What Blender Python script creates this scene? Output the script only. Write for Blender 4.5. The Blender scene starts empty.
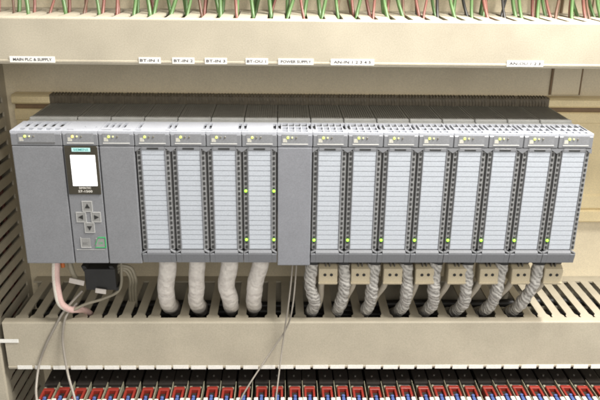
import bpy, bmesh, math, random
from mathutils import Vector, Matrix
R = math.radians
rnd = random.Random(7)
SC = bpy.context.scene
COL = SC.collection

# ------------------------------------------------------------------ camera
cam_d = bpy.data.cameras.new('camera')
cam = bpy.data.objects.new('camera', cam_d)
COL.objects.link(cam)
fw = Vector((0.02734048, 0.93765843, -0.34648111))
rt = Vector((0.99962083, -0.02451184, 0.01254433))
up = Vector((-0.0032694, 0.34669271, 0.93797307))
M = Matrix((rt, up, -fw)).transposed().to_4x4()
M.translation = Vector((-0.02367, -0.80544, 0.17530))
cam.matrix_world = M
cam_d.sensor_width = 36
cam_d.lens = 36 * 698.34 / 600
cam_d.clip_start = 0.02
cam_d.clip_end = 50
SC.camera = cam

# ------------------------------------------------------------------ light
w = bpy.data.worlds.new('World')
SC.world = w
w.use_nodes = True
w.node_tree.nodes['Background'].inputs[0].default_value = (1.0, 0.97, 0.925, 1)
w.node_tree.nodes['Background'].inputs[1].default_value = 0.60


def area(name, loc, target, sx, sy, power, color):
    d = bpy.data.lights.new(name, 'AREA')
    d.shape = 'RECTANGLE'
    d.size, d.size_y, d.energy, d.color = sx, sy, power, color
    o = bpy.data.objects.new(name, d)
    COL.objects.link(o)
    o.location = loc
    o.rotation_euler = (Vector(target) - Vector(loc)).to_track_quat('-Z', 'Y').to_euler()
    return o


area('cabinet_lamp', (0.46, -0.175, 0.75), (0.16, -0.12, -0.1), 1.0, 0.06, 56.0, (1.0, 0.97, 0.92))
area('room_lamp', (0.55, -1.75, 0.62), (0.05, 0, -0.05), 1.4, 0.8, 15.0, (1.0, 0.95, 0.86))

SC.view_settings.view_transform = 'Standard'
SC.view_settings.look = 'None'
SC.view_settings.exposure = -0.09
SC.view_settings.gamma = 1.0
SC.cycles.filter_width = 2.1


# ------------------------------------------------------------------ materials
def mat(name, col, rough=0.5, metal=0.0, var=0.06, scale=60.0, bump=0.05, bscale=900.0, emit=None, strength=0.0,
        coat=0.0, dirt=0.0, grain=0.09):
    m = bpy.data.materials.new(name)
    m.use_nodes = True
    nt = m.node_tree
    b = nt.nodes['Principled BSDF']
    b.inputs['Roughness'].default_value = rough
    b.inputs['Metallic'].default_value = metal
    if coat:
        b.inputs['Coat Weight'].default_value = coat
    if emit:
        b.inputs['Base Color'].default_value = (*col, 1)
        b.inputs['Emission Color'].default_value = (*emit, 1)
        b.inputs['Emission Strength'].default_value = strength
        return m
    tc = nt.nodes.new('ShaderNodeTexCoord')
    n = nt.nodes.new('ShaderNodeTexNoise')
    n.inputs['Scale'].default_value = scale
    n.inputs['Detail'].default_value = 5
    nt.links.new(tc.outputs['Object'], n.inputs['Vector'])
    cr = nt.nodes.new('ShaderNodeMapRange')
    cr.inputs['From Min'].default_value = 0.3
    cr.inputs['From Max'].default_value = 0.7
    cr.inputs['To Min'].default_value = 1 - var
    cr.inputs['To Max'].default_value = 1 + var
    nt.links.new(n.outputs['Fac'], cr.inputs['Value'])
    mx = nt.nodes.new('ShaderNodeVectorMath')
    mx.operation = 'SCALE'
    mx.inputs[0].default_value = col
    nt.links.new(cr.outputs['Result'], mx.inputs['Scale'])
    out = mx.outputs[0]
    if grain:
        g = nt.nodes.new('ShaderNodeTexNoise')
        g.inputs['Scale'].default_value = 950
        g.inputs['Detail'].default_value = 1
        nt.links.new(tc.outputs['Object'], g.inputs['Vector'])
        gr = nt.nodes.new('ShaderNodeMapRange')
        gr.inputs['From Min'].default_value = 0.3
        gr.inputs['From Max'].default_value = 0.7
        gr.inputs['To Min'].default_value = 1 - grain
        gr.inputs['To Max'].default_value = 1 + grain
        nt.links.new(g.outputs['Fac'], gr.inputs['Value'])
        gm = nt.nodes.new('ShaderNodeVectorMath')
        gm.operation = 'SCALE'
        nt.links.new(out, gm.inputs[0])
        nt.links.new(gr.outputs['Result'], gm.inputs['Scale'])
        out = gm.outputs[0]
    if dirt:
        n3 = nt.nodes.new('ShaderNodeTexNoise')
        n3.inputs['Scale'].default_value = 9
        n3.inputs['Detail'].default_value = 8
        n3.inputs['Roughness'].default_value = 0.7
        nt.links.new(tc.outputs['Object'], n3.inputs['Vector'])
        mr = nt.nodes.new('ShaderNodeMapRange')
        mr.inputs['From Min'].default_value = 0.52
        mr.inputs['From Max'].default_value = 0.78
        mr.inputs['To Min'].default_value = 0
        mr.inputs['To Max'].default_value = dirt
        nt.links.new(n3.outputs['Fac'], mr.inputs['Value'])
        mm = nt.nodes.new('ShaderNodeMix')
        mm.data_type = 'RGBA'
        nt.links.new(mr.outputs['Result'], mm.inputs[0])
        nt.links.new(out, mm.inputs[6])
        mm.inputs[7].default_value = (col[0] * 0.55, col[1] * 0.5, col[2] * 0.45, 1)
        out = mm.outputs[2]
    nt.links.new(out, b.inputs['Base Color'])
    if bump:
        n2 = nt.nodes.new('ShaderNodeTexNoise')
        n2.inputs['Scale'].default_value = bscale
        n2.inputs['Detail'].default_value = 2
        nt.links.new(tc.outputs['Object'], n2.inputs['Vector'])
        bp = nt.nodes.new('ShaderNodeBump')
        bp.inputs['Strength'].default_value = bump
        bp.inputs['Distance'].default_value = 0.0005
        nt.links.new(n2.outputs['Fac'], bp.inputs['Height'])
        nt.links.new(bp.outputs['Normal'], b.inputs['Normal'])
    return m


def braid_mat(name, ca, cb, cell, rot=24, warp=0.006, bump=0.5):
    m = bpy.data.materials.new(name)
    m.use_nodes = True
    nt = m.node_tree
    b = nt.nodes['Principled BSDF']
    b.inputs['Roughness'].default_value = 0.55
    uv = nt.nodes.new('ShaderNodeTexCoord')
    mp = nt.nodes.new('ShaderNodeMapping')
    mp.inputs['Rotation'].default_value = (0, 0, R(rot))
    nt.links.new(uv.outputs['UV'], mp.inputs['Vector'])
    n = nt.nodes.new('ShaderNodeTexNoise')
    n.inputs['Scale'].default_value = 120
    n.inputs['Detail'].default_value = 3
    nt.links.new(uv.outputs['Object'], n.inputs['Vector'])
    ad = nt.nodes.new('ShaderNodeVectorMath')
    ad.operation = 'MULTIPLY_ADD'
    ad.inputs[1].default_value = (warp, warp, 0)
    nt.links.new(n.outputs['Color'], ad.inputs[0])
    nt.links.new(mp.outputs[0], ad.inputs[2])
    wv = nt.nodes.new('ShaderNodeTexWave')
    wv.wave_type = 'BANDS'
    wv.bands_direction = 'Y'
    wv.inputs['Scale'].default_value = 2 * math.pi / (20 * cell)
    wv.inputs['Distortion'].default_value = 2.0
    wv.inputs['Detail'].default_value = 2
    nt.links.new(ad.outputs[0], wv.inputs['Vector'])
    ck = nt.nodes.new('ShaderNodeMix')
    ck.data_type = 'RGBA'
    nt.links.new(wv.outputs['Fac'], ck.inputs[0])
    ck.inputs[6].default_value = (*cb, 1)
    ck.inputs[7].default_value = (*ca, 1)
    n2 = nt.nodes.new('ShaderNodeTexNoise')
    n2.inputs['Scale'].default_value = 260
    n2.inputs['Detail'].default_value = 4
    nt.links.new(uv.outputs['Object'], n2.inputs['Vector'])
    mx = nt.nodes.new('ShaderNodeMix')
    mx.data_type = 'RGBA'
    mr = nt.nodes.new('ShaderNodeMapRange')
    mr.inputs['From Min'].default_value = 0.4
    mr.inputs['From Max'].default_value = 0.75
    mr.inputs['To Max'].default_value = 0.75
    nt.links.new(n2.outputs['Fac'], mr.inputs['Value'])
    nt.links.new(mr.outputs['Result'], mx.inputs[0])
    nt.links.new(ck.outputs[2], mx.inputs[6])
    mx.inputs[7].default_value = (ca[0] * 1.2, ca[1] * 1.2, ca[2] * 1.2, 1)
    nt.links.new(mx.outputs[2], b.inputs['Base Color'])
    bp = nt.nodes.new('ShaderNodeBump')
    bp.inputs['Strength'].default_value = bump
    bp.inputs['Distance'].default_value = 0.001
    nt.links.new(wv.outputs['Fac'], bp.inputs['Height'])
    nt.links.new(bp.outputs['Normal'], b.inputs['Normal'])
    return m


MT = {
    'panel': mat('painted_panel', (0.70, 0.62, 0.46), 0.38, var=0.04, scale=14, bump=0.12, bscale=500, dirt=0.25),
    'rail': mat('rail_metal', (0.74, 0.62, 0.38), 0.30, metal=0.25, var=0.08, scale=30, bump=0.05),
    'rail_groove': mat('rail_groove', (0.20, 0.13, 0.07), 0.5, metal=0.2, var=0.15),
    'duct': mat('duct_plastic', (0.425, 0.383, 0.298), 0.42, var=0.08, scale=22, bump=0.10, bscale=700, dirt=0.22),
    'duct_in': mat('duct_finger', (0.43, 0.388, 0.302), 0.5, var=0.08, scale=50, bump=0.06, dirt=0.3),
    'sticker': mat('white_sticker', (0.80, 0.79, 0.74), 0.5, var=0.02, bump=0.02),
    'ink': mat('label_ink', (0.05, 0.045, 0.06), 0.98, var=0.1, bump=0),
    'housing': mat('dark_housing', (0.25, 0.245, 0.225), 0.5, var=0.14, scale=90, bump=0.1, dirt=0.3),
    'ridge': mat('housing_ridge', (0.36, 0.36, 0.345), 0.45, var=0.1, scale=80, bump=0.08),
    'vent': mat('vent_plastic', (0.41, 0.425, 0.465), 0.40, var=0.04, bump=0.05),
    'vent_in': mat('vent_inside', (0.055, 0.058, 0.068), 0.6, var=0.1, bump=0.05),
    'front': mat('front_plastic', (0.188, 0.193, 0.206), 0.38, var=0.045, scale=45, bump=0.08, bscale=1500),
    'front_cool': mat('front_plastic_pale', (0.205, 0.211, 0.232), 0.38, var=0.045, scale=45, bump=0.08, bscale=1500),
    'foot': mat('foot_plastic', (0.176, 0.182, 0.196), 0.42, var=0.05, scale=45, bump=0.08),
    'header': mat('header_panel', (0.215, 0.22, 0.232), 0.3, var=0.05, bump=0.03),
    'pale_line': mat('pale_line', (0.62, 0.62, 0.60), 0.4, var=0.03, bump=0),
    'dark_line': mat('dark_line', (0.12, 0.12, 0.12), 0.5, var=0.05, bump=0),
    'column': mat('channel_column', (0.25, 0.252, 0.255), 0.4, var=0.07, scale=140, bump=0.05),
    'black': mat('black_plastic', (0.018, 0.018, 0.018), 0.42, var=0.2, bump=0.06),
    'blackish': mat('dark_slot', (0.035, 0.036, 0.036), 0.45, var=0.2, bump=0),
    'strip': mat('label_strip_paper', (0.42, 0.45, 0.495), 0.5, var=0.03, scale=30, bump=0.02),
    'strip_line': mat('strip_rule', (0.30, 0.315, 0.345), 0.5, var=0.02, bump=0),
    'bezel': mat('display_bezel', (0.035, 0.030, 0.019), 0.2, var=0.1, bump=0.0, coat=0.3),
    'screen': mat('lit_screen', (0.8, 0.8, 0.8), 0.2, emit=(1.0, 0.985, 0.96), strength=2.6),
    'screen_row': mat('lit_screen_row', (0.5, 0.5, 0.6), 0.2, emit=(0.84, 0.84, 0.98), strength=1.05),
    'screen_dim': mat('lit_title_bar', (0.3, 0.5, 0.5), 0.3, emit=(0.40, 0.62, 0.56), strength=0.62),
    'teal_ink': mat('teal_ink', (0.02, 0.28, 0.27), 0.4, var=0.02, bump=0),
    'screen_ink': mat('screen_ink', (0.75, 0.72, 0.66), 0.5, var=0.02, bump=0),
    'button': mat('button_face', (0.235, 0.235, 0.23), 0.4, var=0.05, bump=0.05),
    'button_edge': mat('button_outline', (0.40, 0.40, 0.39), 0.4, var=0.04, bump=0),
    'green_edge': mat('green_outline', (0.03, 0.36, 0.11), 0.4, var=0.04, bump=0),
    'led_off': mat('led_unlit', (0.15, 0.14, 0.11), 0.2, var=0.05, bump=0),
    'led_green': mat('led_green', (0.3, 0.8, 0.1), 0.2, emit=(0.33, 1.0, 0.02), strength=2.0),
    'led_yellow': mat('led_yellow', (0.7, 0.8, 0.2), 0.2, emit=(0.66, 0.95, 0.05), strength=1.0),
    'led_amber': mat('led_amber', (0.8, 0.6, 0.2), 0.2, emit=(1.0, 0.70, 0.08), strength=1.7),
    'led_dim': mat('led_dim', (0.6, 0.6, 0.3), 0.2, emit=(0.6, 0.62, 0.22), strength=0.4),
    'led_blue': mat('led_blue', (0.1, 0.1, 0.8), 0.2, emit=(0.05, 0.07, 0.9), strength=0.7),
    'glint': mat('painted_led_glare', (0.50, 0.49, 0.43), 0.4, var=0.2, scale=900, bump=0),  # pale colour of the glare painted beside the status lights
    'sleeve': braid_mat('white_sleeve', (0.68, 0.645, 0.60), (0.575, 0.54, 0.50), 0.011, rot=5, warp=0.020, bump=0.4),
    'braid': braid_mat('braided_shield', (0.52, 0.505, 0.475), (0.21, 0.20, 0.185), 0.0046, rot=30, warp=0.009),
    'beige_cable': mat('beige_cable', (0.40, 0.36, 0.29), 0.45, var=0.1, scale=60, bump=0.1),
    'clamp': mat('beige_clamp', (0.52, 0.45, 0.315), 0.42, var=0.05, scale=60, bump=0.08),
    'pink': mat('pink_cable', (0.72, 0.50, 0.46), 0.4, var=0.06, scale=40, bump=0.1, bscale=200),
    'pale_cable': mat('pale_cable', (0.70, 0.66, 0.58), 0.4, var=0.05, scale=40, bump=0.05),
    'grey_wire': mat('grey_wire', (0.27, 0.245, 0.21), 0.4, var=0.06, bump=0),
    'coil': mat('grey_coil', (0.27, 0.245, 0.185), 0.45, var=0.15, bump=0.1),
    'green_wire': mat('green_wire', (0.095, 0.175, 0.06), 0.4, var=0.15, bump=0),
    'red_wire': mat('red_wire', (0.21, 0.085, 0.065), 0.4, var=0.15, bump=0),
    'brown_wire': mat('brown_wire', (0.13, 0.07, 0.045), 0.45, var=0.15, bump=0),
    'black_wire': mat('black_wire', (0.03, 0.028, 0.026), 0.4, var=0.15, bump=0),
    'orange_wire': mat('orange_plug', (0.55, 0.16, 0.04), 0.4, var=0.1, bump=0),
    'relay_black': mat('relay_black', (0.028, 0.024, 0.021), 0.36, var=0.2, bump=0.05),
    'relay_dark': mat('relay_socket', (0.075, 0.068, 0.058), 0.45, var=0.15, bump=0.05),
    'relay_red': mat('relay_clip_red', (0.25, 0.030, 0.02), 0.35, var=0.08, bump=0.03),
    'relay_blue': mat('relay_blue', (0.07, 0.11, 0.28), 0.3, var=0.08, bump=0),
    'relay_white': mat('relay_white', (0.58, 0.54, 0.50), 0.4, var=0.05, bump=0),
    'relay_wall': mat('relay_partition', (0.30, 0.28, 0.20), 0.4, var=0.1, bump=0),
    'silver': mat('screw_metal', (0.6, 0.58, 0.54), 0.3, metal=0.9, var=0.05, bump=0),
    'hook': mat('hook_plastic', (0.115, 0.095, 0.065), 0.5, var=0.25, scale=200, bump=0.1),
}


# ------------------------------------------------------------------ mesh helpers
class MB:
    def __init__(s, off=(0, 0, 0)):
        s.bm = bmesh.new()
        s.off = Vector(off)
        s.uv = s.bm.loops.layers.uv.new('UVMap')

    def _bev(s, geom, bev, seg=1):
        if bev:
            bmesh.ops.bevel(s.bm, geom=geom, offset=bev, segments=seg, affect='EDGES', profile=0.6, clamp_overlap=True)

    def box(s, x0, x1, y0, y1, z0, z1, bev=0, seg=1):
        v = [s.bm.verts.new(Vector((x, y, z)) + s.off) for x in (x0, x1) for y in (y0, y1) for z in (z0, z1)]
        fs = [s.bm.faces.new([v[i] for i in f]) for f in
              ((0, 1, 3, 2), (4, 6, 7, 5), (0, 4, 5, 1), (2, 3, 7, 6), (0, 2, 6, 4), (1, 5, 7, 3))]
        s._bev(list({e for f in fs for e in f.edges}), bev, seg)
        return s

    def prism(s, pts, axis, a, b, bev=0):
        """polygon in the two other axes (in x,y,z order), extruded along axis from a to b"""
        def mk(p, t):
            q = list(p)
            q.insert('xyz'.index(axis), t)
            return s.bm.verts.new(Vector(q) + s.off)
        A = [mk(p, a) for p in pts]
        B = [mk(p, b) for p in pts]
        n = len(pts)
        fs = [s.bm.faces.new(A), s.bm.faces.new(B[::-1])]
        for i in range(n):
            fs.append(s.bm.faces.new([A[i], B[i], B[(i + 1) % n], A[(i + 1) % n]]))
        bmesh.ops.recalc_face_normals(s.bm, faces=fs)
        s._bev(list({e for f in fs for e in f.edges}), bev)
        return s

    def plate(s, x0, x1, y0, y1, z0, z1, holes):
        xs = sorted({x0, x1, *[h[0] for h in holes], *[h[1] for h in holes]})
        ys = sorted({y0, y1, *[h[2] for h in holes], *[h[3] for h in holes]})
        xs = [x for x in xs if x0 <= x <= x1]
        ys = [y for y in ys if y0 <= y <= y1]
        V = {}

        def gv(i, j, z):
            if (i, j, z) not in V:
                V[(i, j, z)] = s.bm.verts.new(Vector((xs[i], ys[j], z)) + s.off)
            return V[(i, j, z)]
        full = {}
        for i in range(len(xs) - 1):
            for j in range(len(ys) - 1):
                cx, cy = (xs[i] + xs[i + 1]) / 2, (ys[j] + ys[j + 1]) / 2
                full[(i, j)] = not any(h[0] < cx < h[1] and h[2] < cy < h[3] for h in holes)
        for (i, j), f in full.items():
            if not f:
                continue
            s.bm.faces.new([gv(i, j, z1), gv(i + 1, j, z1), gv(i + 1, j + 1, z1), gv(i, j + 1, z1)])
            s.bm.faces.new([gv(i, j, z0), gv(i, j + 1, z0), gv(i + 1, j + 1, z0), gv(i + 1, j, z0)])
            for (di, dj, a, b) in ((-1, 0, (i, j + 1), (i, j)), (1, 0, (i + 1, j), (i + 1, j + 1)),
                                   (0, -1, (i, j), (i + 1, j)), (0, 1, (i + 1, j + 1), (i, j + 1))):
                if not full.get((i + di, j + dj), False):
                    s.bm.faces.new([gv(*a, z1), gv(*a, z0), gv(*b, z0), gv(*b, z1)])
        return s

    def cyl(s, p, axis, r, h, n=16, bev=0):
        pts = [(r * math.cos(2 * math.pi * k / n), r * math.sin(2 * math.pi * k / n)) for k in range(n)]
        i = 'xyz'.index(axis)
        o = [p[k] for k in range(3) if k != i]
        return s.prism([(a + o[0], b + o[1]) for a, b in pts], axis, p[i], p[i] + h, bev)

    def tube(s, pts, rad, n=12, sub=8, cap=True, flat=1.0):
        P = [Vector(p) for p in pts]
        C = []
        for i in range(len(P) - 1):
            p0, p1, p2, p3 = P[max(i - 1, 0)], P[i], P[i + 1], P[min(i + 2, len(P) - 1)]
            for k in range(sub):
                t = k / sub
                C.append(0.5 * ((2 * p1) + (p2 - p0) * t + (2 * p0 - 5 * p1 + 4 * p2 - p3) * t * t
                                + (3 * p1 - p0 - 3 * p2 + p3) * t ** 3))
        C.append(P[-1])
        rings, L = [], 0.0
        T = (C[1] - C[0]).normalized()
        N = T.orthogonal().normalized()
        ls = []
        for i, c in enumerate(C):
            if i:
                L += (c - C[i - 1]).length
            ls.append(L)
            t = (C[min(i + 1, len(C) - 1)] - C[max(i - 1, 0)]).normalized()
            N = (N - t * N.dot(t)).normalized()
            Bn = t.cross(N)
            ring = []
            for k in range(n):
                a = 2 * math.pi * k / n
                r = rad(i / (len(C) - 1), a, L) if callable(rad) else rad
                ring.append(s.bm.verts.new(c + (N * math.cos(a) + Bn * math.sin(a) * flat) * r + s.off))
            rings.append(ring)
        r0 = rad(0.5, 0, 0) if callable(rad) else rad
        for i in range(len(rings) - 1):
            for k in range(n):
                f = s.bm.faces.new([rings[i][k], rings[i][(k + 1) % n], rings[i + 1][(k + 1) % n], rings[i + 1][k]])
                f.smooth = True
                us = [2 * math.pi * r0 * q / n for q in (k, k + 1, k + 1, k)]
                vs = [ls[i], ls[i], ls[i + 1], ls[i + 1]]
                for lp, u_, v_ in zip(f.loops, us, vs):
                    lp[s.uv].uv = (u_, v_)
        if cap:
            s.bm.faces.new(rings[0][::-1])
            s.bm.faces.new(rings[-1])
        return s

    def mesh(s, name):
        bmesh.ops.recalc_face_normals(s.bm, faces=s.bm.faces[:])
        me = bpy.data.meshes.new(name)
        s.bm.to_mesh(me)
        s.bm.free()
        return me

    def build(s, name, m, parent=None, label=None):
        me = s.mesh(name)
        me.materials.append(MT[m])
        o = bpy.data.objects.new(name, me)
        COL.objects.link(o)
        if parent:
            o.parent = parent
        if label:
            o['label'] = label
        return o


def tag(o, label=None, cat=None, group=None, kind=None):
    for k, v in (('label', label), ('category', cat), ('group', group), ('kind', kind)):
        if v:
            o[k] = v
    return o


def thing(name, loc, label, cat, group=None):
    o = bpy.data.objects.new(name, None)
    o.empty_display_size = 0.01
    COL.objects.link(o)
    o.location = loc
    return tag(o, label, cat, group)


def text(body, name, m, parent, loc, size, align='CENTER', fit=None, bold=0.012):
    """flat lettering facing -Y, as a mesh"""
    cu = bpy.data.curves.new(name, 'FONT')
    cu.body = body
    cu.size = size
    cu.align_x = align
    cu.align_y = 'CENTER'
    cu.extrude = 0.00003
    cu.offset = bold * size
    cu.resolution_u = 2
    t = bpy.data.objects.new(name, cu)
    COL.objects.link(t)
    bpy.context.view_layer.update()
    me = bpy.data.meshes.new_from_object(t.evaluated_get(bpy.context.evaluated_depsgraph_get()))
    bpy.data.objects.remove(t)
    me.name = name
    if fit:
        xs = [v.co.x for v in me.vertices]
        k = fit / (max(xs) - min(xs))
        for v in me.vertices:
            v.co.x *= k
    me.materials.clear()
    me.materials.append(MT[m])
    o = bpy.data.objects.new(name, me)
    COL.objects.link(o)
    o.parent = parent
    o.location = loc
    o.rotation_euler = (R(90), 0, 0)
    return o


def copy_tree(o, parent=None):
    c = o.copy()
    COL.objects.link(c)
    if parent:
        c.parent = parent
    for ch in list(o.children):
        copy_tree(ch, c)
    return c


# ================================================================== SETTING
bp = MB().box(-0.75, 0.75, 0.006, 0.010, -0.62, 0.42).build('back_panel', 'panel')
tag(bp, 'cream painted steel panel behind the rack', None, None, 'structure')
ss = MB().box(0.2945, 0.3275, 0.0030, 0.0058, 0.0098, 0.42, 0.0012, 2)
ss.build('support_strip', 'panel', bp)
MB().box(0.2925, 0.2943, 0.0035, 0.0058, 0.0098, 0.42).box(0.3277, 0.3292, 0.0035, 0.0058, 0.0098, 0.42) \
    .build('seam', 'rail_groove', bp)

# mounting rail: profiled extrusion
rail = thing('mounting_rail', (-0.331, 0, -0.149), 'long cream metal mounting rail running behind the grey modules', 'rail')
L0, L1 = 0.0, 0.95
m = MB()
prof = [(0.0055, 0.1575), (-0.010, 0.1575), (-0.012, 0.1555), (-0.012, 0.1485), (-0.0095, 0.1465), (0.0, 0.1465), (0.0, 0.1400),
        (-0.0055, 0.1400), (-0.0065, 0.1385), (-0.0065, 0.1275), (-0.0040, 0.1265), (-0.0040, 0.0375), (-0.0065, 0.0350),
        (-0.0065, 0.0200), (-0.0030, 0.0170), (-0.0060, 0.0145), (-0.0060, 0.0020), (-0.0040, 0.0), (0.0055, 0.0)]
m.prism([(y, z) for y, z in prof], 'x', L0, L1)
m.build('rail_profile', 'rail', rail)
MB().box(L0 + 0.0004, L1, -0.0035, 0.0002, 0.1402, 0.1463).build('groove', 'rail_groove', rail)


# ------------------------------------------------------------------ wire ducts
def duct(name, x0, x1, zb, zt, yf, fingers, fw_, label, lip=0.0105, bottom_pitch=0.0167, solid=False):
    """plastic wiring duct along x; fingers = centres of the slotted top wall"""
    t = thing(name, ((x0 + x1) / 2, 0, zb), label, 'wire duct')
    o = (-(x0 + x1) / 2, 0, -zb)
    MB(o).box(x0, x1, 0.0030, 0.0056, zb, zt).build('back_plate', 'duct_in', t)
    m = MB(o)
    th = 0.0022
    m.box(x0, x1, -0.0085, 0.0028, zt - th, zt)
    hd = 0.0022 if not solid else 0.0009
    for c in fingers:
        h = fw_ / 2
        j = rnd.uniform(-0.0004, 0.0004)
        y1, y2, y3 = -0.0085, yf + 0.022, yf + 0.0030
        hook = 0.0028
        pts = [(c - h, y1 + 0.0001), (c - h, -0.018), (c - h + 0.0002 + j, y2), (c - h - hd, y2 - 0.004), (c - h - hd, y3),
               (c + h + hd, y3), (c + h + hd, y2 - 0.004), (c + h + j, y2), (c + h, -0.018), (c + h, y1 + 0.0001)]
        m.prism(pts, 'z', zt - th, zt - 0.0001)
    m.build('slotted_wall', 'duct_in', t)
    m = MB(o)
    m.box(x0, x1, -0.0085, 0.0028, zb, zb + th)
    n = 0 if solid else int((x1 - x0) / bottom_pitch)
    if solid:
        m.box(x0, x1, yf + 0.003, -0.0086, zb + 0.0001, zb + th)  # slots closed here to block light streaks on the panel below
    for k in range(n):
        c = x0 + (k + 0.5) * bottom_pitch
        m.box(c - fw_ / 2, c + fw_ / 2, yf + 0.003, -0.0086, zb + 0.0001, zb + th)
    m.build('duct_floor', 'duct_in', t)
    # cover: front sheet with a rolled lip over the top and under the bottom
    T, r = 0.0018, 0.0016
    pr = [(yf + lip, zt + 0.0003), (yf + lip, zt + 0.0022), (yf + r, zt + 0.0022), (yf + r * 0.3, zt + 0.0017), (yf, zt + 0.0006),
          (yf, zb + 0.0008), (yf + 0.0005, zb - 0.0008), (yf + r, zb - 0.0014), (yf + lip, zb - 0.0014), (yf + lip, zb - 0.0001), (yf + T, zb - 0.0001),
          (yf + T, zt + 0.0003)]
    m = MB(o).prism(pr, 'x', x0, x1)
    # the small raised bead along the lower edge
    m.prism([(yf - 0.0006, zb + 0.0012), (yf - 0.0006, zb + 0.0026), (yf + 0.0001, zb + 0.0032), (yf + 0.0001, zb + 0.0006)], 'x', x0, x1)
    cov = m.build('cover', 'duct', t)
    return t, cov, o


UF = -0.120
up_f = [-0.2830 + 0.00885 + 0.0177 * k for k in range(-18, 52)]
udt, ucov, uo = duct('wire_duct', -0.60, 0.62, 0.0625, 0.1035, UF, up_f, 0.0120,
                     'upper beige wiring duct with small printed white stickers along its lower edge', lip=0.0085, bottom_pitch=0.0177, solid=True)
# printed stickers on the upper duct cover
for x0, x1, txt in ((-0.2851, -0.2420, 'MAIN PLC & SUPPLY'), (-0.1615, -0.1405, 'BT-IN 1'), (-0.1293, -0.1080, 'BT-IN 2'),
                    (-0.0979, -0.0765, 'BT-IN 3'), (-0.0583, -0.0367, 'BT-OU 1'), (-0.0267, 0.0077, 'POWER SUPPLY'),
                    (0.0245, 0.0670, 'AN-IN 1 2 3 4 5'), (0.1977, 0.2339, 'AN-OU 1 2 3')):
    o = (uo[0], 0, uo[2])
    s = MB(o).box(x0, x1, UF - 0.0011, UF - 0.0007, 0.0631, 0.0690).build('sticker', 'sticker', udt)
    text(txt, 'lettering', 'ink', s, ((x0 + x1) / 2 + o[0], UF - 0.00130, 0.0659 + o[2]), 0.0038, fit=(x1 - x0) * 0.86, bold=0.014)

LF, LZT, LZB = -0.1140, -0.2293, -0.2873
P = 0.01669
lo_f = [-0.168 - P * k for k in range(1, 10)] + [-0.168, -0.1347, -0.1013, -0.068, -0.0345, -0.0180, -0.0012, 0.0322]
lo_f += [0.0656, 0.0990, 0.1324, 0.1657, 0.1991, 0.2325] + [0.2659 + P * k for k in range(0, 22)]
ldt, lcov, lo = duct('wire_duct', -0.3345, 0.62, LZB, LZT, LF, lo_f, 0.0099,
                     'lower beige wiring duct with a row of blank white markers along its bottom edge', lip=0.0100)
x = -0.3240
k = 0
while x < 0.5:
    wd = 0.0172 + rnd.uniform(-0.0006, 0.0006)
    dz = -0.0048 * (x + 0.324) / 0.65 * 0.25 + rnd.uniform(-0.0003, 0.0003)
    MB((lo[0], 0, lo[2])).box(x, x + wd, LF - 0.0012, LF - 0.0007, LZB - 0.0004 + dz, LZB + 0.0044 + dz).build('marker', 'sticker', ldt)
    x += wd + 0.0027 + rnd.uniform(-0.0005, 0.0008)

# vertical duct at the left
vt = thing('wire_duct', (-0.375, 0, -0.60), 'upright beige wiring duct with slotted side at the left edge', 'wire duct')
o = (0.375, 0, 0.60)
VX, VF, VT = -0.3425, -0.1115, 0.0605
MB(o).box(-0.409, VX, 0.0030, 0.0056, -0.60, VT).build('back_plate', 'duct_in', vt)
m = MB(o)
m.box(VX - 0.0022, VX, -0.0085, 0.0028, -0.60, VT)
zz = -0.596
while zz < VT - 0.013:
    h = 0.0108
    m.prism([(-0.0086, zz), (VF + 0.022, zz + 0.0002), (VF + 0.018, zz - 0.0022), (VF + 0.003, zz - 0.0022), (VF + 0.003, zz + h + 0.0022),
             (VF + 0.018, zz + h + 0.0022), (VF + 0.022, zz + h), (-0.0086, zz + h)], 'x', VX - 0.0022, VX - 0.0001)
    zz += P
m.build('slotted_wall', 'duct_in', vt)
MB(o).box(-0.409, -0.4068, VF + 0.003, 0.0028, -0.60, VT).build('side_wall', 'duct_in', vt)
pr = [(-0.409, VF), (-0.409, VF + 0.010), (-0.4106, VF + 0.010), (-0.4106, VF), (-0.409, VF - 0.0018), (VX, VF - 0.0018), (VX + 0.0018, VF - 0.0004), (VX + 0.0018, VF + 0.010),
      (VX + 0.0002, VF + 0.010), (VX + 0.0002, VF)]
MB(o).prism(pr, 'z', -0.60, VT).build('cover', 'duct', vt)
MB(o).box(-0.378, -0.3185, -0.1152, -0.1147, -0.2525, -0.2480).build('marker', 'sticker', vt)

# ================================================================== MODULES
YF, ZB = -0.140, -0.141
W = 0.035


def vent_holes(style, w):
    hs = []
    if style == 'grid':
        for (a, b) in ((0.0048, 0.0105), (0.0115, 0.0170), (0.0180, 0.0235), (0.0245, 0.0302)):
            hs += [(a, b, 0.0028, 0.0100), (a, b, 0.0118, 0.0235), (a, b, 0.0252, 0.0382)]
        hs += [(0.0008, 0.0038, 0.0130, 0.0360), (0.0312, w - 0.0008, 0.0130, 0.0360)]
    elif style == 'edge':
        hs += [(0.0012, 0.0042, 0.0120, 0.0345), (w - 0.0042, w - 0.0012, 0.0120, 0.0345), (0.0005, 0.0065, 0.0048, 0.0072),
               (w - 0.0055, w - 0.0005, 0.0048, 0.0072)]
    elif style == 'slots':
        for k in range(5):
            a = 0.0060 + k * 0.0086
            hs += [(a, a + 0.0060, 0.0040, 0.0120), (a, a + 0.0060, 0.0160, 0.0365)]
    elif style == 'left':
        for k in range(4):
            a = 0.0020 + k * 0.0060
            hs += [(a, a + 0.0036, 0.0150, 0.0340)]
        hs += [(0.0020, 0.0120, 0.0050, 0.0075), (0.0230, 0.0310, 0.0050, 0.0075)]
    elif style == 'pin':
        hs += [(0.0030, 0.0100, 0.0060, 0.0080), (0.0180, 0.0195, 0.0160, 0.0185), (0.0290, 0.0305, 0.0150, 0.0180)]
    return hs


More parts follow.
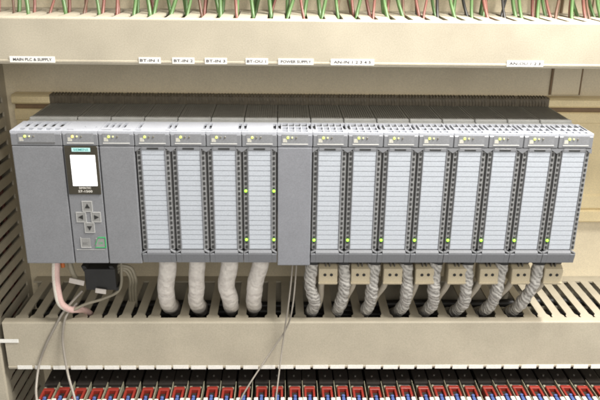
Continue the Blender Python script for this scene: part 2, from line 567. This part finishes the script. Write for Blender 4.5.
def base_module(name, w, label, vents, led='led_yellow', line='pale_line', front='front', dim=True, group=None):
    t = thing(name, (0, YF, ZB), label, 'module', group)
    o = (-w / 2, 0, -ZB)
    m = MB(o)
    m.box(0.0004, w - 0.0004, 0.0620, 0.1270, -0.141, -0.0008)
    k = 0.003
    while k < w - 0.003:                       # fine ribs on the dark top
        m.box(k, k + 0.0011, 0.0640, 0.1255, -0.0007, -0.0002)
        k += 0.0024
    m.box(0.0006, w - 0.0006, 0.0300, 0.0619, -0.1405, -0.0045)
    m.build('housing', 'housing', t)
    MB(o).box(0.0004, w - 0.0004, 0.0402, 0.0560, -0.0044, -0.0022, 0.0004).box(0.0004, w - 0.0004, 0.0562, 0.0618, -0.0044, 0.0002, 0.0008) \
        .build('top_ridge', 'ridge', t)
    m = MB(o)                                   # hook over the rail lip
    m.prism([(0.1271, -0.0030), (0.1271, 0.0080), (0.1284, 0.0091), (0.1390, 0.0093), (0.1390, 0.0087), (0.1278, 0.0085), (0.1278, -0.0030)], 'x', 0.0001, w - 0.0001)
    a = 0.0012
    while a < w - 0.0024:
        m.prism([(0.1262, -0.0006), (0.1262, 0.0040), (0.1279, 0.0098), (0.1390, 0.0100), (0.1390, 0.0094), (0.1284, 0.0092), (0.1270, 0.0080), (0.1270, -0.0006)], 'x', a, a + 0.0011)
        a += 0.0036
    m.build('rail_hook', 'hook', t)
    MB(o).plate(0.0002, w - 0.0002, 0.0006, 0.0400, -0.0026, 0.0, vent_holes(vents, w)).build('vent_cover', 'vent', t)
    MB(o).box(0.0006, w - 0.0006, 0.0020, 0.0398, -0.0080, -0.0052).build('vent_floor', 'vent_in', t)
    h = MB(o).box(0.0003, w - 0.0003, 0.0, 0.0290, -0.0147, -0.0027, 0.0006).build('front_header', front, t)
    px0, px1 = (0.0045, w - 0.0045)
    if w > 0.04:
        px0, px1 = 0.0075, 0.0430
    pnl = MB(o).box(px0, px1, -0.0003, 0.0001, -0.0112, -0.0022).build('status_panel', 'header', t)
    MB(o).box(px0, px1, -0.0006, 0.0001, -0.0122, -0.0114).build('panel_line', line, t)
    x = px0 + (0.0060 if w < 0.04 else 0.0070)
    for i, c in enumerate((led, 'led_dim' if dim else 'led_off', 'led_off')):
        r = 0.0013 if i == 0 else 0.0009
        MB(o).cyl((x + i * 0.0042, -0.0012, -0.0052), 'y', r, 0.0011, 12, 0.0003).build('status_light', c, t)
    MB(o).box(px0 + 0.0012, px0 + 0.0052, -0.00045, -0.0002, -0.0100, -0.0062).build('led_glare', 'glint', t)  # pale patch paints the LED's glare on the glossy header
    return t, o


def blank_module(name, w, label, vents, line='pale_line', front='front', bottom=-0.1418):
    t, o = base_module(name, w, label, vents, line=line, front=front)
    MB(o).box(0.0005, w - 0.0005, -0.0004, 0.0290, bottom, -0.0152, 0.0010, 2).build('front_door', front, t)
    return t, o


def strip_module(name, label, vents, dim, group, front='front'):
    w = W
    t, o = base_module(name, w, label, vents, dim=dim, group=group, front=front)
    m = MB(o)
    m.box(0.0018, w - 0.0018, 0.0035, 0.0290, -0.1262, -0.0152)
    m.box(0.0053, 0.0063, 0.0, 0.0034, -0.1262, -0.0152, 0.0004)
    m.box(w - 0.0063, w - 0.0053, 0.0, 0.0034, -0.1262, -0.0152, 0.0004)
    m.box(0.0064, w - 0.0064, 0.0, 0.0034, -0.0186, -0.0152, 0.0003)
    # slanted shoulders closing the light columns at the top
    for a, b in ((0.0, 0.0053), (w, w - 0.0053)):
        m.prism([(a, -0.0152), (b, -0.0152), (b, -0.0168), (a, -0.0205)], 'y', 0.0002, 0.0030)
    m.build('front_door', front, t)
    MB(o).box(0.0118, 0.0230, -0.0004, 0.0004, -0.0179, -0.0161, 0.0002).build('door_grip', 'blackish', t)
    n, pz = 20, 0.00535
    MB(o).box(0.0064, w - 0.0064, 0.0016, 0.0034, -0.1260, -0.0188).build('strip_backing', 'strip_line', t)
    m = MB(o)
    for k in range(n):
        z1 = -0.0189 - k * pz
        m.box(0.0065, w - 0.0065, 0.0008, 0.0017, z1 - pz + 0.0006, z1)
    m.build('label_strip', 'strip', t)
    for c in (0.0033, w - 0.0033):
        m = MB(o).box(c - 0.0019, c + 0.0019, 0.0016, 0.0034, -0.1262, -0.0190)
        m.build('channel_column', 'column', t)
        m = MB(o)
        for k in range(n):
            z = -0.0215 - k * pz
            m.box(c - 0.0011, c + 0.0011, 0.0010, 0.0018, z - 0.0018, z + 0.0016, 0.0003)
        m.build('channel_light', 'blackish', t)
    MB(o).box(0.0003, 0.0014, 0.0040, 0.0290, -0.1262, -0.0152).box(w - 0.0014, w - 0.0003, 0.0040, 0.0290, -0.1262, -0.0152) \
        .build('side_groove', 'dark_line', t)
    # foot, leaning back towards its lower edge
    pts = [(-0.0012, -0.1290), (-0.0012, -0.1310), (0.0014, -0.1412), (0.0290, -0.1412), (0.0290, -0.1264), (0.0002, -0.1264)]
    m = MB(o).prism(pts, 'x', 0.0054, w - 0.0054)
    pts2 = [(-0.0012, -0.1305), (-0.0012, -0.1312), (0.0014, -0.1412), (0.0290, -0.1412), (0.0290, -0.1300), (0.0, -0.1300)]
    m.prism(pts2, 'x', 0.0003, 0.0053)
    m.prism(pts2, 'x', w - 0.0053, w - 0.0003)
    m.build('foot', 'foot', t)
    m = MB(o)                                   # pale chevron edge below the columns
    m.prism([(0.0003, -0.1300), (0.0003, -0.1288), (0.0053, -0.1258), (0.0053, -0.1272)], 'y', -0.0010, 0.0030)
    m.prism([(w - 0.0003, -0.1300), (w - 0.0003, -0.1288), (w - 0.0053, -0.1258), (w - 0.0053, -0.1272)], 'y', -0.0010, 0.0030)
    m.build('column_edge', 'header', t)
    return t, o


def lit(t, o, x, z, c='led_green', r=0.0015):
    MB(o).cyl((x, -0.0004, z), 'y', r, 0.0016, 12, 0.0004).build('channel_lamp', c, t)


X0 = -0.2875
# power module
t, o = blank_module('power_module', 0.050, 'widest grey module with blank door at the left end of the rack', 'slots', line='dark_line')
t.location.x = X0 + 0.025
# controller with display
w = W
t, o = base_module('controller_module', w, 'grey controller module with glowing white screen and arrow buttons', 'pin', led='led_amber')
t.location.x = X0 + 0.050 + W / 2
MB(o).box(0.0005, w - 0.0005, -0.0004, 0.0290, -0.1415, -0.0152, 0.0008, 2).build('front_door', 'front', t)
bz = MB(o).box(0.0014, w - 0.0014, -0.0016, -0.0003, -0.0650, -0.0148, 0.0005).build('display_bezel', 'bezel', t)
MB(o).box(0.0068, 0.0308, -0.0020, -0.0014, -0.0556, -0.0238).build('screen', 'screen', bz)
MB(o).box(0.0088, 0.0268, -0.0020, -0.0014, -0.0201, -0.0163).build('title_bar', 'screen_dim', bz)
m = MB(o)
for za, zb_, xa, xb_ in ((-0.0300, -0.0290, 0.0090, 0.0250), (-0.0420, -0.0408, 0.0090, 0.0220), (-0.0462, -0.0450, 0.0090, 0.0270), (-0.0545, -0.0525, 0.0080, 0.0296)):
    m.box(xa, xb_, -0.00206, -0.00195, za, zb_)
m.build('menu_row', 'screen_row', bz)
text('SIEMENS', 'lettering', 'teal_ink', bz, (0.0178 + o[0], -0.0021, -0.0182 + o[2]), 0.0031, fit=0.0145)
text('SIMATIC', 'lettering', 'screen_ink', bz, (0.0182 + o[0], -0.0017, -0.0580 + o[2]), 0.0030, fit=0.0120)
text('S7-1500', 'lettering', 'screen_ink', bz, (0.0182 + o[0], -0.0017, -0.0616 + o[2]), 0.0033, fit=0.0140)


def frame_btn(x0, x1, z0, z1, edge, tri, lab=None):
    b = MB(o).box(x0 + 0.0005, x1 - 0.0005, -0.0010, -0.0003, z0 + 0.0005, z1 - 0.0005, 0.0004).build('button', 'button', t, lab)
    e, q = 0.0007, -0.0012
    MB(o).box(x0, x1, q, -0.0003, z1 - e, z1).box(x0, x1, q, -0.0003, z0, z0 + e).box(x0, x0 + e, q, -0.0003, z0 + e, z1 - e) \
        .box(x1 - e, x1, q, -0.0003, z0 + e, z1 - e).build('button_outline', edge, b)
    if tri:
        cx, cz, r = (x0 + x1) / 2, (z0 + z1) / 2, 0.0030
        pts = [(cx + r * math.cos(R(a)), cz + r * math.sin(R(a))) for a in (tri, tri + 125, tri - 125)]
        MB(o).prism(pts, 'y', -0.0014, -0.0009).build('arrow', 'black', b)


B0 = -X0 - 0.050    # world x -> local x
frame_btn(-0.2243 + B0, -0.2141 + B0, -0.0837, -0.0722, 'button_edge', 90)
frame_btn(-0.2313 + B0, -0.2212 + B0, -0.0951, -0.0841, 'button_edge', 180)
frame_btn(-0.2163 + B0, -0.2065 + B0, -0.0951, -0.0841, 'button_edge', 360)
frame_btn(-0.2240 + B0, -0.2138 + B0, -0.1068, -0.0955, 'button_edge', 270)
# escape key (open outline) and confirm key (green outline)
b = MB(o).box(0.0085, 0.0178, -0.0009, -0.0003, -0.1232, -0.1130, 0.0004).build('button', 'button', t, 'escape key with pale corner outline')
MB(o).box(0.0080, 0.0087, -0.0012, -0.0003, -0.1236, -0.1120).box(0.0088, 0.0182, -0.0012, -0.0003, -0.1236, -0.1229).build('button_outline', 'button_edge', b)
text('ESC', 'lettering', 'dark_line', b, (0.0125 + o[0], -0.00095, -0.1190 + o[2]), 0.0034, fit=0.0050)
b = MB(o).box(0.0232, 0.0325, -0.0009, -0.0003, -0.1232, -0.1130, 0.0004).build('button', 'button', t, 'confirm key with green outline')
m = MB(o).box(0.0329, 0.0337, -0.0012, -0.0003, -0.1237, -0.1118).box(0.0226, 0.0328, -0.0012, -0.0003, -0.1237, -0.1228)
m.box(0.0262, 0.0328, -0.0012, -0.0003, -0.1126, -0.1118)
m.prism([(0.0226, -0.1200), (0.0233, -0.1200), (0.0262, -0.1126), (0.0255, -0.1126)], 'y', -0.0012, -0.0003)
m.build('button_outline', 'green_edge', b)
text('OK', 'lettering', 'green_edge', b, (0.0285 + o[0], -0.00095, -0.1185 + o[2]), 0.0038, fit=0.0050)
MB(o).box(0.0030, 0.0320, -0.0007, -0.0003, -0.1262, -0.1256).build('panel_line', 'button_edge', t)
# blank narrow module
t, o = blank_module('blank_module', W, 'narrow grey blank module between the screen module and the striped modules', 'left', front='front')
t.location.x = X0 + 0.085 + W / 2

G1 = 'input modules with white label strips over white cables'
labs = ['striped module over the leftmost thick white cable, beside the blank module',
        'striped module over the second thick white cable from the left',
        'striped module over the third thick white cable, no green channel lamps lit',
        'striped module with four green channel lamps, over the fourth white cable']
src = None
for k in range(4):
    if k == 0:
        t, o = strip_module('input_module', labs[0], 'edge', False, G1)
        src = t
    else:
        t = copy_tree(src)
        t['label'] = labs[k]
    t.location.x = X0 + 0.120 + W * k + W / 2
for x, z in ((0.0033, -0.0612), (W - 0.0033, -0.0612), (0.0033, -0.1148), (W - 0.0033, -0.1148)):
    lit(t, o, x, z)

t, o = blank_module('supply_module', W, 'blank grey module in the middle, between striped modules on both sides', 'grid', front='front_cool', bottom=-0.1440)
t.location.x = X0 + 0.260 + W / 2

G2 = 'analogue modules with one green channel lamp each'
pos = ['first striped module right of the middle blank module, one green lamp', 'second striped module right of the middle blank module, one green lamp',
       'third striped module right of the middle blank module, one green lamp', 'fourth striped module right of the middle blank module, one green lamp',
       'fourth striped module from the right end of the rack, one green lamp', 'third striped module from the right end of the rack, one green lamp',
       'next to last striped module at the right end of the rack, one green lamp', 'last striped module, closing the right end of the rack, one green lamp']
for k in range(8):
    if k == 0:
        t, o = strip_module('analogue_module', pos[0], 'grid', True, G2)
        lit(t, o, 0.0033, -0.1152)
        src = t
    else:
        t = copy_tree(src)
        t['label'] = pos[k]
    t.location.x = X0 + 0.295 + W * k + W / 2

# ================================================================== CABLES
order4 = ['leftmost', 'second from left', 'third from left', 'rightmost']
top = [(-0.1459, -0.1532), (-0.1146, -0.1532), (-0.0788, -0.1532), (-0.0451, -0.1532)]
botm = [(-0.1530, -0.074), (-0.1200, -0.076), (-0.0815, -0.075), (-0.0545, -0.070)]
for k in range(4):
    (xt, zt_), (xb, yb) = top[k], botm[k]
    ph = rnd.uniform(0, 6)

    def rr(tt, a, L, ph=ph):
        r = 0.0091 + 0.0004 * math.sin(tt * 3.1 + ph)
        r += 0.00012 * math.sin(L * 520 + 2 * math.sin(a + ph) + ph) + 0.0003 * math.sin(3 * a + L * 160 + ph)
        r += 0.0002 * max(0, math.sin(L * 190 + a + ph)) ** 3
        return r
    xm = (xt + xb) / 2 + (-0.001, 0.0005, -0.0035, -0.002)[k]
    pts = [(xt + 0.001, -0.106, -0.120), (xt, -0.112, -0.150), (xm, -0.108, -0.182), (xb + 0.0004, -0.098, -0.206), (xb, -0.080, -0.225), (xb - 0.002, -0.050, -0.242), (xb - 0.004, -0.030, -0.258)]
    c = MB().tube(pts, rr, 24, 12).build('sleeved_cable', 'sleeve')
    tag(c, order4[k] + ' thick white sleeved cable dropping into the lower duct', 'cable', 'thick white sleeved cables')

ord8 = ['first', 'second', 'third', 'fourth', 'fifth', 'sixth', 'seventh', 'eighth']
at = [(0.0110, -0.1500), (0.0445, -0.1500), (0.0785, -0.1500), (0.1130, -0.1500), (0.1460, -0.1500), (0.1800, -0.1500), (0.2185, -0.1500), (0.2590, -0.1500)]
ab = [0.0129, 0.0425, 0.0755, 0.1151, 0.1473, 0.1821, 0.2150, 0.2490]
for k in range(8):
    xt, xb = at[k][0], ab[k]
    ph = rnd.uniform(0, 6)

    def rb(tt, a, L, ph=ph):
        return 0.0066 + 0.0005 * math.sin(L * 520 + a + ph) + 0.0004 * math.sin(L * 170 + ph)
    mx = xt * 0.6 + xb * 0.4 + (-0.003, 0.003, 0.0, 0.002, -0.001, 0.001, 0, 0.001)[k]
    pts = [(xt + 0.001, -0.108, -0.122), (xt, -0.118, -0.146), (mx, -0.118, -0.178), (xb + 0.002, -0.108, -0.204), (xb + 0.0005, -0.093, -0.222),
           (xb + 0.0002, -0.070, -0.240), (xb, -0.050, -0.252)]
    c = MB().tube(pts, rb, 20, 12).build('braided_cable', 'braid')
    tag(c, 'mottled grey braided cable, %s from the left of the eight under the green lamps' % ord8[k], 'cable', 'braided shielded cables')
    MB().tube([(xt + 0.0012, -0.112, -0.134), (xt + 0.0004, -0.1165, -0.143), (xt * 0.9 + mx * 0.1, -0.1184, -0.152)], lambda tt, a, L: 0.0076 + 0.0003 * math.sin(L * 900), 20, 8) \
        .build('tape_band', 'black', c)
    # thinner beige tail beside it, out of the clamp
    xc = 0.0277 + 0.03505 * k
    pts = [(xc - 0.005, -0.114, -0.168), (xc - 0.0065, -0.112, -0.182), (xb + 0.0085, -0.104, -0.200), (xb + 0.0065, -0.088, -0.222), (xb + 0.003, -0.064, -0.242)]
    c = MB().tube(pts, 0.0036, 12, 8).build('clamped_cable', 'beige_cable')
    tag(c, 'thin beige cable below the clamp, beside the %s braided cable from the left' % ord8[k], 'cable', 'thin beige cables under the clamps')

# shield clamps
src = None
for k in range(8):
    xc = 0.0277 + 0.0353 * k - (0.0004 if k > 4 else 0)
    lb = 'beige two-hole clamp block, %s from the left under the striped modules' % ord8[k]
    if src is None:
        t = thing('clamp_block', (xc, -0.125, -0.1745), lb, 'clamp', 'beige clamp blocks')
        m = MB()
        m.prism([(0.0, 0.0), (0.0, 0.0185), (0.0070, 0.0215), (0.0200, 0.0215), (0.0200, 0.0)], 'x', -0.0102, 0.0102, 0.0007)
        m.box(-0.0104, 0.0104, -0.0007, 0.0, 0.0020, 0.0032)
        m.build('block', 'clamp', t)
        for sx in (-0.0034, 0.0036):
            h = MB().cyl((sx, -0.0004, 0.0120), 'y', 0.0017, 0.0006, 14).build('screw_hole', 'black', t)
        MB().box(-0.0102, 0.0102, 0.0080, 0.0180, 0.0217, 0.0250).box(-0.0030, -0.0018, 0.0035, 0.012, 0.0200, 0.0330).box(0.0010, 0.0024, 0.0035, 0.012, 0.0200, 0.0330) \
            .build('terminal_bar', 'relay_dark', t)
        src = t
    else:
        t = copy_tree(src)
        t['label'] = lb
        t.location = (xc, -0.125, -0.1745)
    t.rotation_euler = (0, R(rnd.uniform(-1.5, 1.5)), 0)

# pink / white supply cable on the left
t = thing('supply_cable', (-0.2652, -0.115, -0.152), 'thick pinkish white cable looping from the wide left module into the duct', 'cable')
o = (0.2652, 0.115, 0.152)
pk = [(-0.2648, -0.108, -0.120), (-0.2652, -0.115, -0.148), (-0.2658, -0.120, -0.166), (-0.2655, -0.1215, -0.184), (-0.2638, -0.120, -0.200), (-0.2575, -0.114, -0.2105),
      (-0.2525, -0.106, -0.2155), (-0.2480, -0.092, -0.2240), (-0.2450, -0.076, -0.2400)]
MB(o).tube(pk, 0.0036, 16, 10).build('jacket', 'pink', t)
MB(o).tube([(p[0] - 0.0018, p[1] - 0.0013, p[2]) for p in pk[1:7]], 0.0026, 12, 10).build('pale_core', 'pale_cable', t)
c = MB().tube([(-0.2618, -0.106, -0.120), (-0.2612, -0.110, -0.148), (-0.2604, -0.112, -0.160)], 0.0022, 10, 8).build('orange_wire', 'orange_wire')
tag(c, 'short orange plug wire beside the pinkish cable under the left module', 'wire')
c = MB().tube([(-0.2560, -0.100, -0.120), (-0.2555, -0.105, -0.150), (-0.2525, -0.108, -0.166), (-0.2500, -0.106, -0.176)], 0.0028, 10, 8).build('dark_cable', 'coil')
tag(c, 'short dark olive cable between the pinkish cable and the black plug', 'cable')

# black bus connector with white tabs
t = thing('bus_connector', (-0.2210, -0.110, -0.189), 'black plug with white tabs hanging under the screen module', 'connector')
o = (0.2210, 0.110, 0.189)
m = MB(o)
m.box(-0.2383, -0.2045, -0.112, -0.092, -0.1880, -0.1622, 0.0014, 2)
m.build('shell', 'black', t)
for x in (-0.2388, -0.2090):
    MB(o).prism([(x - 0.0028, -0.1590), (x + 0.0010, -0.1585), (x + 0.0044, -0.1630), (x, -0.1660)], 'y', -0.111, -0.096, 0.0005).build('ear', 'black', t)
MB(o).box(-0.2070, -0.2030, -0.111, -0.095, -0.1895, -0.1850, 0.0006).build('latch', 'black', t)
e = MB().box(-0.0085, 0.0080, -0.0008, 0.0008, -0.0030, 0.0030, 0.0003).build('white_tab', 'relay_white', t)
e.location = (-0.2468 + o[0], -0.1130 + o[1], -0.1770 + o[2])
e.rotation_euler = (0, R(14), 0)
e = MB().box(-0.0058, 0.0058, -0.0008, 0.0008, -0.0028, 0.0028, 0.0003).build('white_tab', 'relay_white', t)
e.location = (-0.2215 + o[0], -0.1142 + o[1], -0.1878 + o[2])
e.rotation_euler = (0, R(9), 0)

# olive cables curling out beside the plug
for k, lb in enumerate(('innermost of the olive cables curling beside the black plug', 'middle one of the olive cables curling beside the black plug',
                        'outermost of the olive cables curling beside the black plug')):
    e = 0.0032 * k
    cp = [(-0.2060, -0.098, -0.1740 + e), (-0.2015, -0.101, -0.1690 + e), (-0.1965 + e, -0.100, -0.1700 + e * 0.6), (-0.1935 + e, -0.096, -0.1780), (-0.1945 + e, -0.088, -0.1900),
          (-0.1990 + e, -0.074, -0.2060), (-0.2040 + e, -0.055, -0.2400)]
    c = MB().tube(cp, 0.0018, 8, 10).build('curled_cable', 'coil')
    tag(c, lb, 'cable', 'olive cables beside the black plug')
c = MB().tube([(-0.2020, -0.094, -0.130), (-0.2000, -0.102, -0.166), (-0.2030, -0.106, -0.190), (-0.2200, -0.108, -0.2000), (-0.2400, -0.110, -0.2060), (-0.2540, -0.113, -0.2120)], 0.0017, 8, 10) \
    .build('loose_cable', 'coil')
tag(c, 'thin olive cable sagging under the black plug over the duct slots', 'cable')

# thin hanging wires
for nm, pts, r, lb in (
        ('hanging_wire', [(-0.2430, -0.109, -0.190), (-0.2540, -0.114, -0.2010), (-0.2644, -0.1175, -0.2130), (-0.2728, -0.1180, -0.2270), (-0.2880, -0.1180, -0.2550), (-0.2975, -0.1195, -0.2790),
                          (-0.2968, -0.138, -0.2960), (-0.2925, -0.152, -0.3060), (-0.290, -0.160, -0.330)], 0.0014,
         'leftmost thin pale wire hanging in front of the lower duct'),
        ('hanging_wire', [(-0.2520, -0.104, -0.2080), (-0.2607, -0.115, -0.2160), (-0.2650, -0.1185, -0.2290), (-0.2680, -0.1190, -0.2513), (-0.2630, -0.1290, -0.2843), (-0.2512, -0.150, -0.3042),
                          (-0.246, -0.160, -0.330)], 0.0014, 'second thin pale wire from the left, hanging beside its neighbour'),
        ('hanging_wire', [(-0.0060, -0.105, -0.120), (-0.0065, -0.126, -0.1440), (-0.0105, -0.130, -0.1978), (-0.0175, -0.125, -0.2295), (-0.0380, -0.130, -0.2620), (-0.0657, -0.150, -0.2999), (-0.076, -0.156, -0.330)],
         0.0009, 'thin grey wire under the middle blank module swinging to lower left'),
        ('hanging_wire', [(-0.0100, -0.105, -0.120), (-0.0106, -0.127, -0.1440), (-0.0145, -0.131, -0.1892), (-0.0212, -0.127, -0.2488), (-0.0284, -0.150, -0.3028), (-0.031, -0.156, -0.330)], 0.0009,
         'thin grey wire under the middle blank module hanging nearly straight')):
    c = MB().tube(pts, r, 8, 10).build(nm, 'grey_wire')
    tag(c, lb, 'wire', 'thin hanging wires')

# dark cables lying in the lower duct
for k in range(11):
    y = -0.016 - 0.0085 * k
    z = LZT - 0.028 - rnd.uniform(0, 0.008) - (0.006 if k % 2 else 0)
    pts = [(-0.33 + 0.095 * j, y + rnd.uniform(-0.004, 0.004), z + rnd.uniform(-0.004, 0.004)) for j in range(10)]
    c = MB().tube(pts, rnd.uniform(0.0045, 0.0065), 8, 6).build('duct_cable', 'black_wire')
    tag(c, 'black cable lying inside the lower duct below its slots', 'cable', 'black cables inside the lower duct')
# a few loose grey wires in the gaps
for k in range(9):
    xc = -0.158 + k * 0.042 + rnd.uniform(-0.006, 0.006)
    pts = [(xc - 0.014, -0.070, -0.262), (xc - 0.004, -0.082 + rnd.uniform(-0.006, 0.006), -0.244), (xc + 0.006, -0.090, -0.240), (xc + 0.016, -0.092, -0.258)]
    c = MB().tube(pts, 0.0017, 8, 8).build('loose_wire', 'grey_wire')
    tag(c, 'thin grey wire curving out of a dark gap in the lower duct', 'wire', 'loose grey wires in the duct gaps')
for k in range(9):
    y = -0.020 - 0.0100 * k
    z = 0.080 + rnd.uniform(-0.003, 0.003) - (0.004 if k % 2 else 0)
    pts = [(-0.59 + 0.12 * j, y + rnd.uniform(-0.004, 0.004), z + rnd.uniform(-0.003, 0.003)) for j in range(11)]
    c = MB().tube(pts, rnd.uniform(0.0050, 0.0062), 8, 6).build('duct_cable', 'brown_wire')
    tag(c, 'dark brown cable lying inside the upper duct below its slots', 'cable', 'dark cables inside the upper duct')
# wires inside the upright duct
for k in range(10):
    x = -0.353 - 0.0055 * (k % 3)
    y = -0.014 - 0.0088 * k
    mn = 'red_wire' if k % 3 != 1 else 'black_wire'
    nmz = 'red' if mn == 'red_wire' else 'black'
    pts = [(x + rnd.uniform(-0.002, 0.002), y + rnd.uniform(-0.006, 0.006), -0.58 + 0.09 * j) for j in range(8)]
    c = MB().tube(pts, 0.0028, 8, 6).build('duct_wire', mn)
    tag(c, nmz + ' wire running up inside the slotted duct at the left edge', 'wire', nmz + ' wires inside the upright duct')

# ------------------------------------------------------------------ wires rising out of the upper duct
slots = [-0.2830 + 0.0177 * k for k in range(-3, 37)]
cnt = 0
for i, sx in enumerate(slots):
    far_left = sx < -0.215
    nw = rnd.choice((1, 2, 2)) if far_left else rnd.choice((2, 2, 3, 3, 4))
    for j in range(nw):
        if far_left:
            mn = rnd.choice(('green_wire', 'red_wire', 'brown_wire'))
        else:
            mn = rnd.choices(('green_wire', 'red_wire', 'brown_wire', 'black_wire'), (0.58, 0.24, 0.12, 0.06))[0]
        x0 = sx + rnd.uniform(-0.0010, 0.0010)
        y0 = -0.050 + j * 0.011 + rnd.uniform(-0.006, 0.006)
        lean = rnd.uniform(-0.010, 0.014) if sx < 0.1 else rnd.uniform(-0.014, 0.012)
        r = rnd.uniform(0.0016, 0.0022) if mn == 'green_wire' else rnd.uniform(0.0013, 0.0019)
        pts = [(x0 - 0.003, y0 - 0.020, 0.084), (x0, y0 - 0.008, 0.096), (x0 + lean * 0.2, y0, 0.106), (x0 + lean * 0.6, y0 + 0.006, 0.124), (x0 + lean, y0 + 0.010, 0.160),
               (x0 + lean * 1.3, y0 + 0.010, 0.185)]
        c = MB().tube(pts, r, 8, 6).build('duct_wire', mn)
        cn = mn.split('_')[0]
        tag(c, cn + ' wire rising through a slot in the top of the upper duct', 'wire', cn + ' wires rising from the upper duct')

# added unseen strip, shades the panel behind the wires that end in it
t = thing('shading_strip', (0, 0.003, 0.180), 'added unseen beige strip shading the panel above the upper duct', 'shading strip')
m = MB((0, -0.003, -0.180))
for k in range(-60, 60):
    m.prism([(0.003, 0.180), (-0.058, 0.180), (-0.062, 0.186), (-0.062, 0.205), (-0.040, 0.226), (0.003, 0.226)], 'x', k * 0.0100 + 0.0002, k * 0.0100 + 0.0098)
m.build('shading_block', 'duct_in', t)

# ------------------------------------------------------------------ relay row
RP = 0.0188
RZ = -0.310
src = None
n = 36
for k in range(0, n):
    xc = -0.2995 + RP * k + 0.0094
    if src is None:
        t = thing('relay', (xc, 0, -0.42), 'slim black relay with red clip and blue button in the row at the bottom', 'relay', 'relays in the bottom row')
        o = (0, 0, 0.42)
        h = RP / 2
        MB(o).box(-h + 0.0006, h - 0.0006, -0.180, -0.004, -0.42, RZ - 0.012).build('socket', 'relay_dark', t)
        m = MB(o).box(-h + 0.0010, h - 0.0010, -0.1115, -0.030, RZ - 0.0118, RZ, 0.0012, 2)
        m.box(-h + 0.0034, h - 0.0034, -0.1145, -0.1116, RZ - 0.0118, RZ - 0.003, 0.0006)
        m.build('relay_body', 'relay_black', t)
        MB(o).cyl((-0.0005, -0.0975, RZ + 0.0001), 'z', 0.0013, 0.0006, 10).build('screw', 'silver', t)
        m = MB(o)
        m.box(-0.0062, 0.0062, -0.1245, -0.1195, RZ - 0.011, RZ + 0.0008, 0.0006)
        m.box(-0.0062, -0.0036, -0.1390, -0.1246, RZ - 0.011, RZ + 0.0008, 0.0005)
        m.box(0.0036, 0.0062, -0.1390, -0.1246, RZ - 0.011, RZ + 0.0008, 0.0005)
        m.build('clip', 'relay_red', t)
        MB(o).box(-0.0070, -0.0042, -0.1185, -0.1150, RZ - 0.0118, RZ - 0.0012, 0.0004).build('contact', 'relay_wall', t)
        MB(o).box(0.0040, 0.0068, -0.1185, -0.1150, RZ - 0.0118, RZ - 0.0020, 0.0004).build('contact', 'relay_wall', t)
        MB(o).box(-0.0032, 0.0032, -0.1330, -0.1262, RZ - 0.0118, RZ - 0.003, 0.0004).build('clip_core', 'relay_black', t)
        m = MB(o).cyl((0, -0.1375, RZ - 0.0118), 'z', 0.0019, 0.0128, 14, 0.0006)
        m.box(-0.0018, 0.0018, -0.160, -0.1395, RZ - 0.0118, RZ + 0.0002, 0.0005)
        m.build('button', 'relay_blue', t)
        m = MB(o).box(-0.0084, -0.0036, -0.158, -0.1398, RZ - 0.0118, RZ + 0.0004, 0.0006)
        m.box(0.0036, 0.0084, -0.158, -0.1398, RZ - 0.0118, RZ + 0.0004, 0.0006)
        m.build('terminal', 'relay_white', t)
        m = MB(o)
        m.box(h - 0.0007, h - 0.0001, -0.175, -0.1090, RZ - 0.0119, RZ + 0.0012)
        m.build('partition', 'relay_wall', t)
        src = t
    else:
        t = copy_tree(src)
    t.location.x = xc + rnd.uniform(-0.0004, 0.0004)
    t.location.y = rnd.uniform(-0.0012, 0.0012)
    t.rotation_euler = (0, 0, R(rnd.uniform(-0.6, 0.6)))
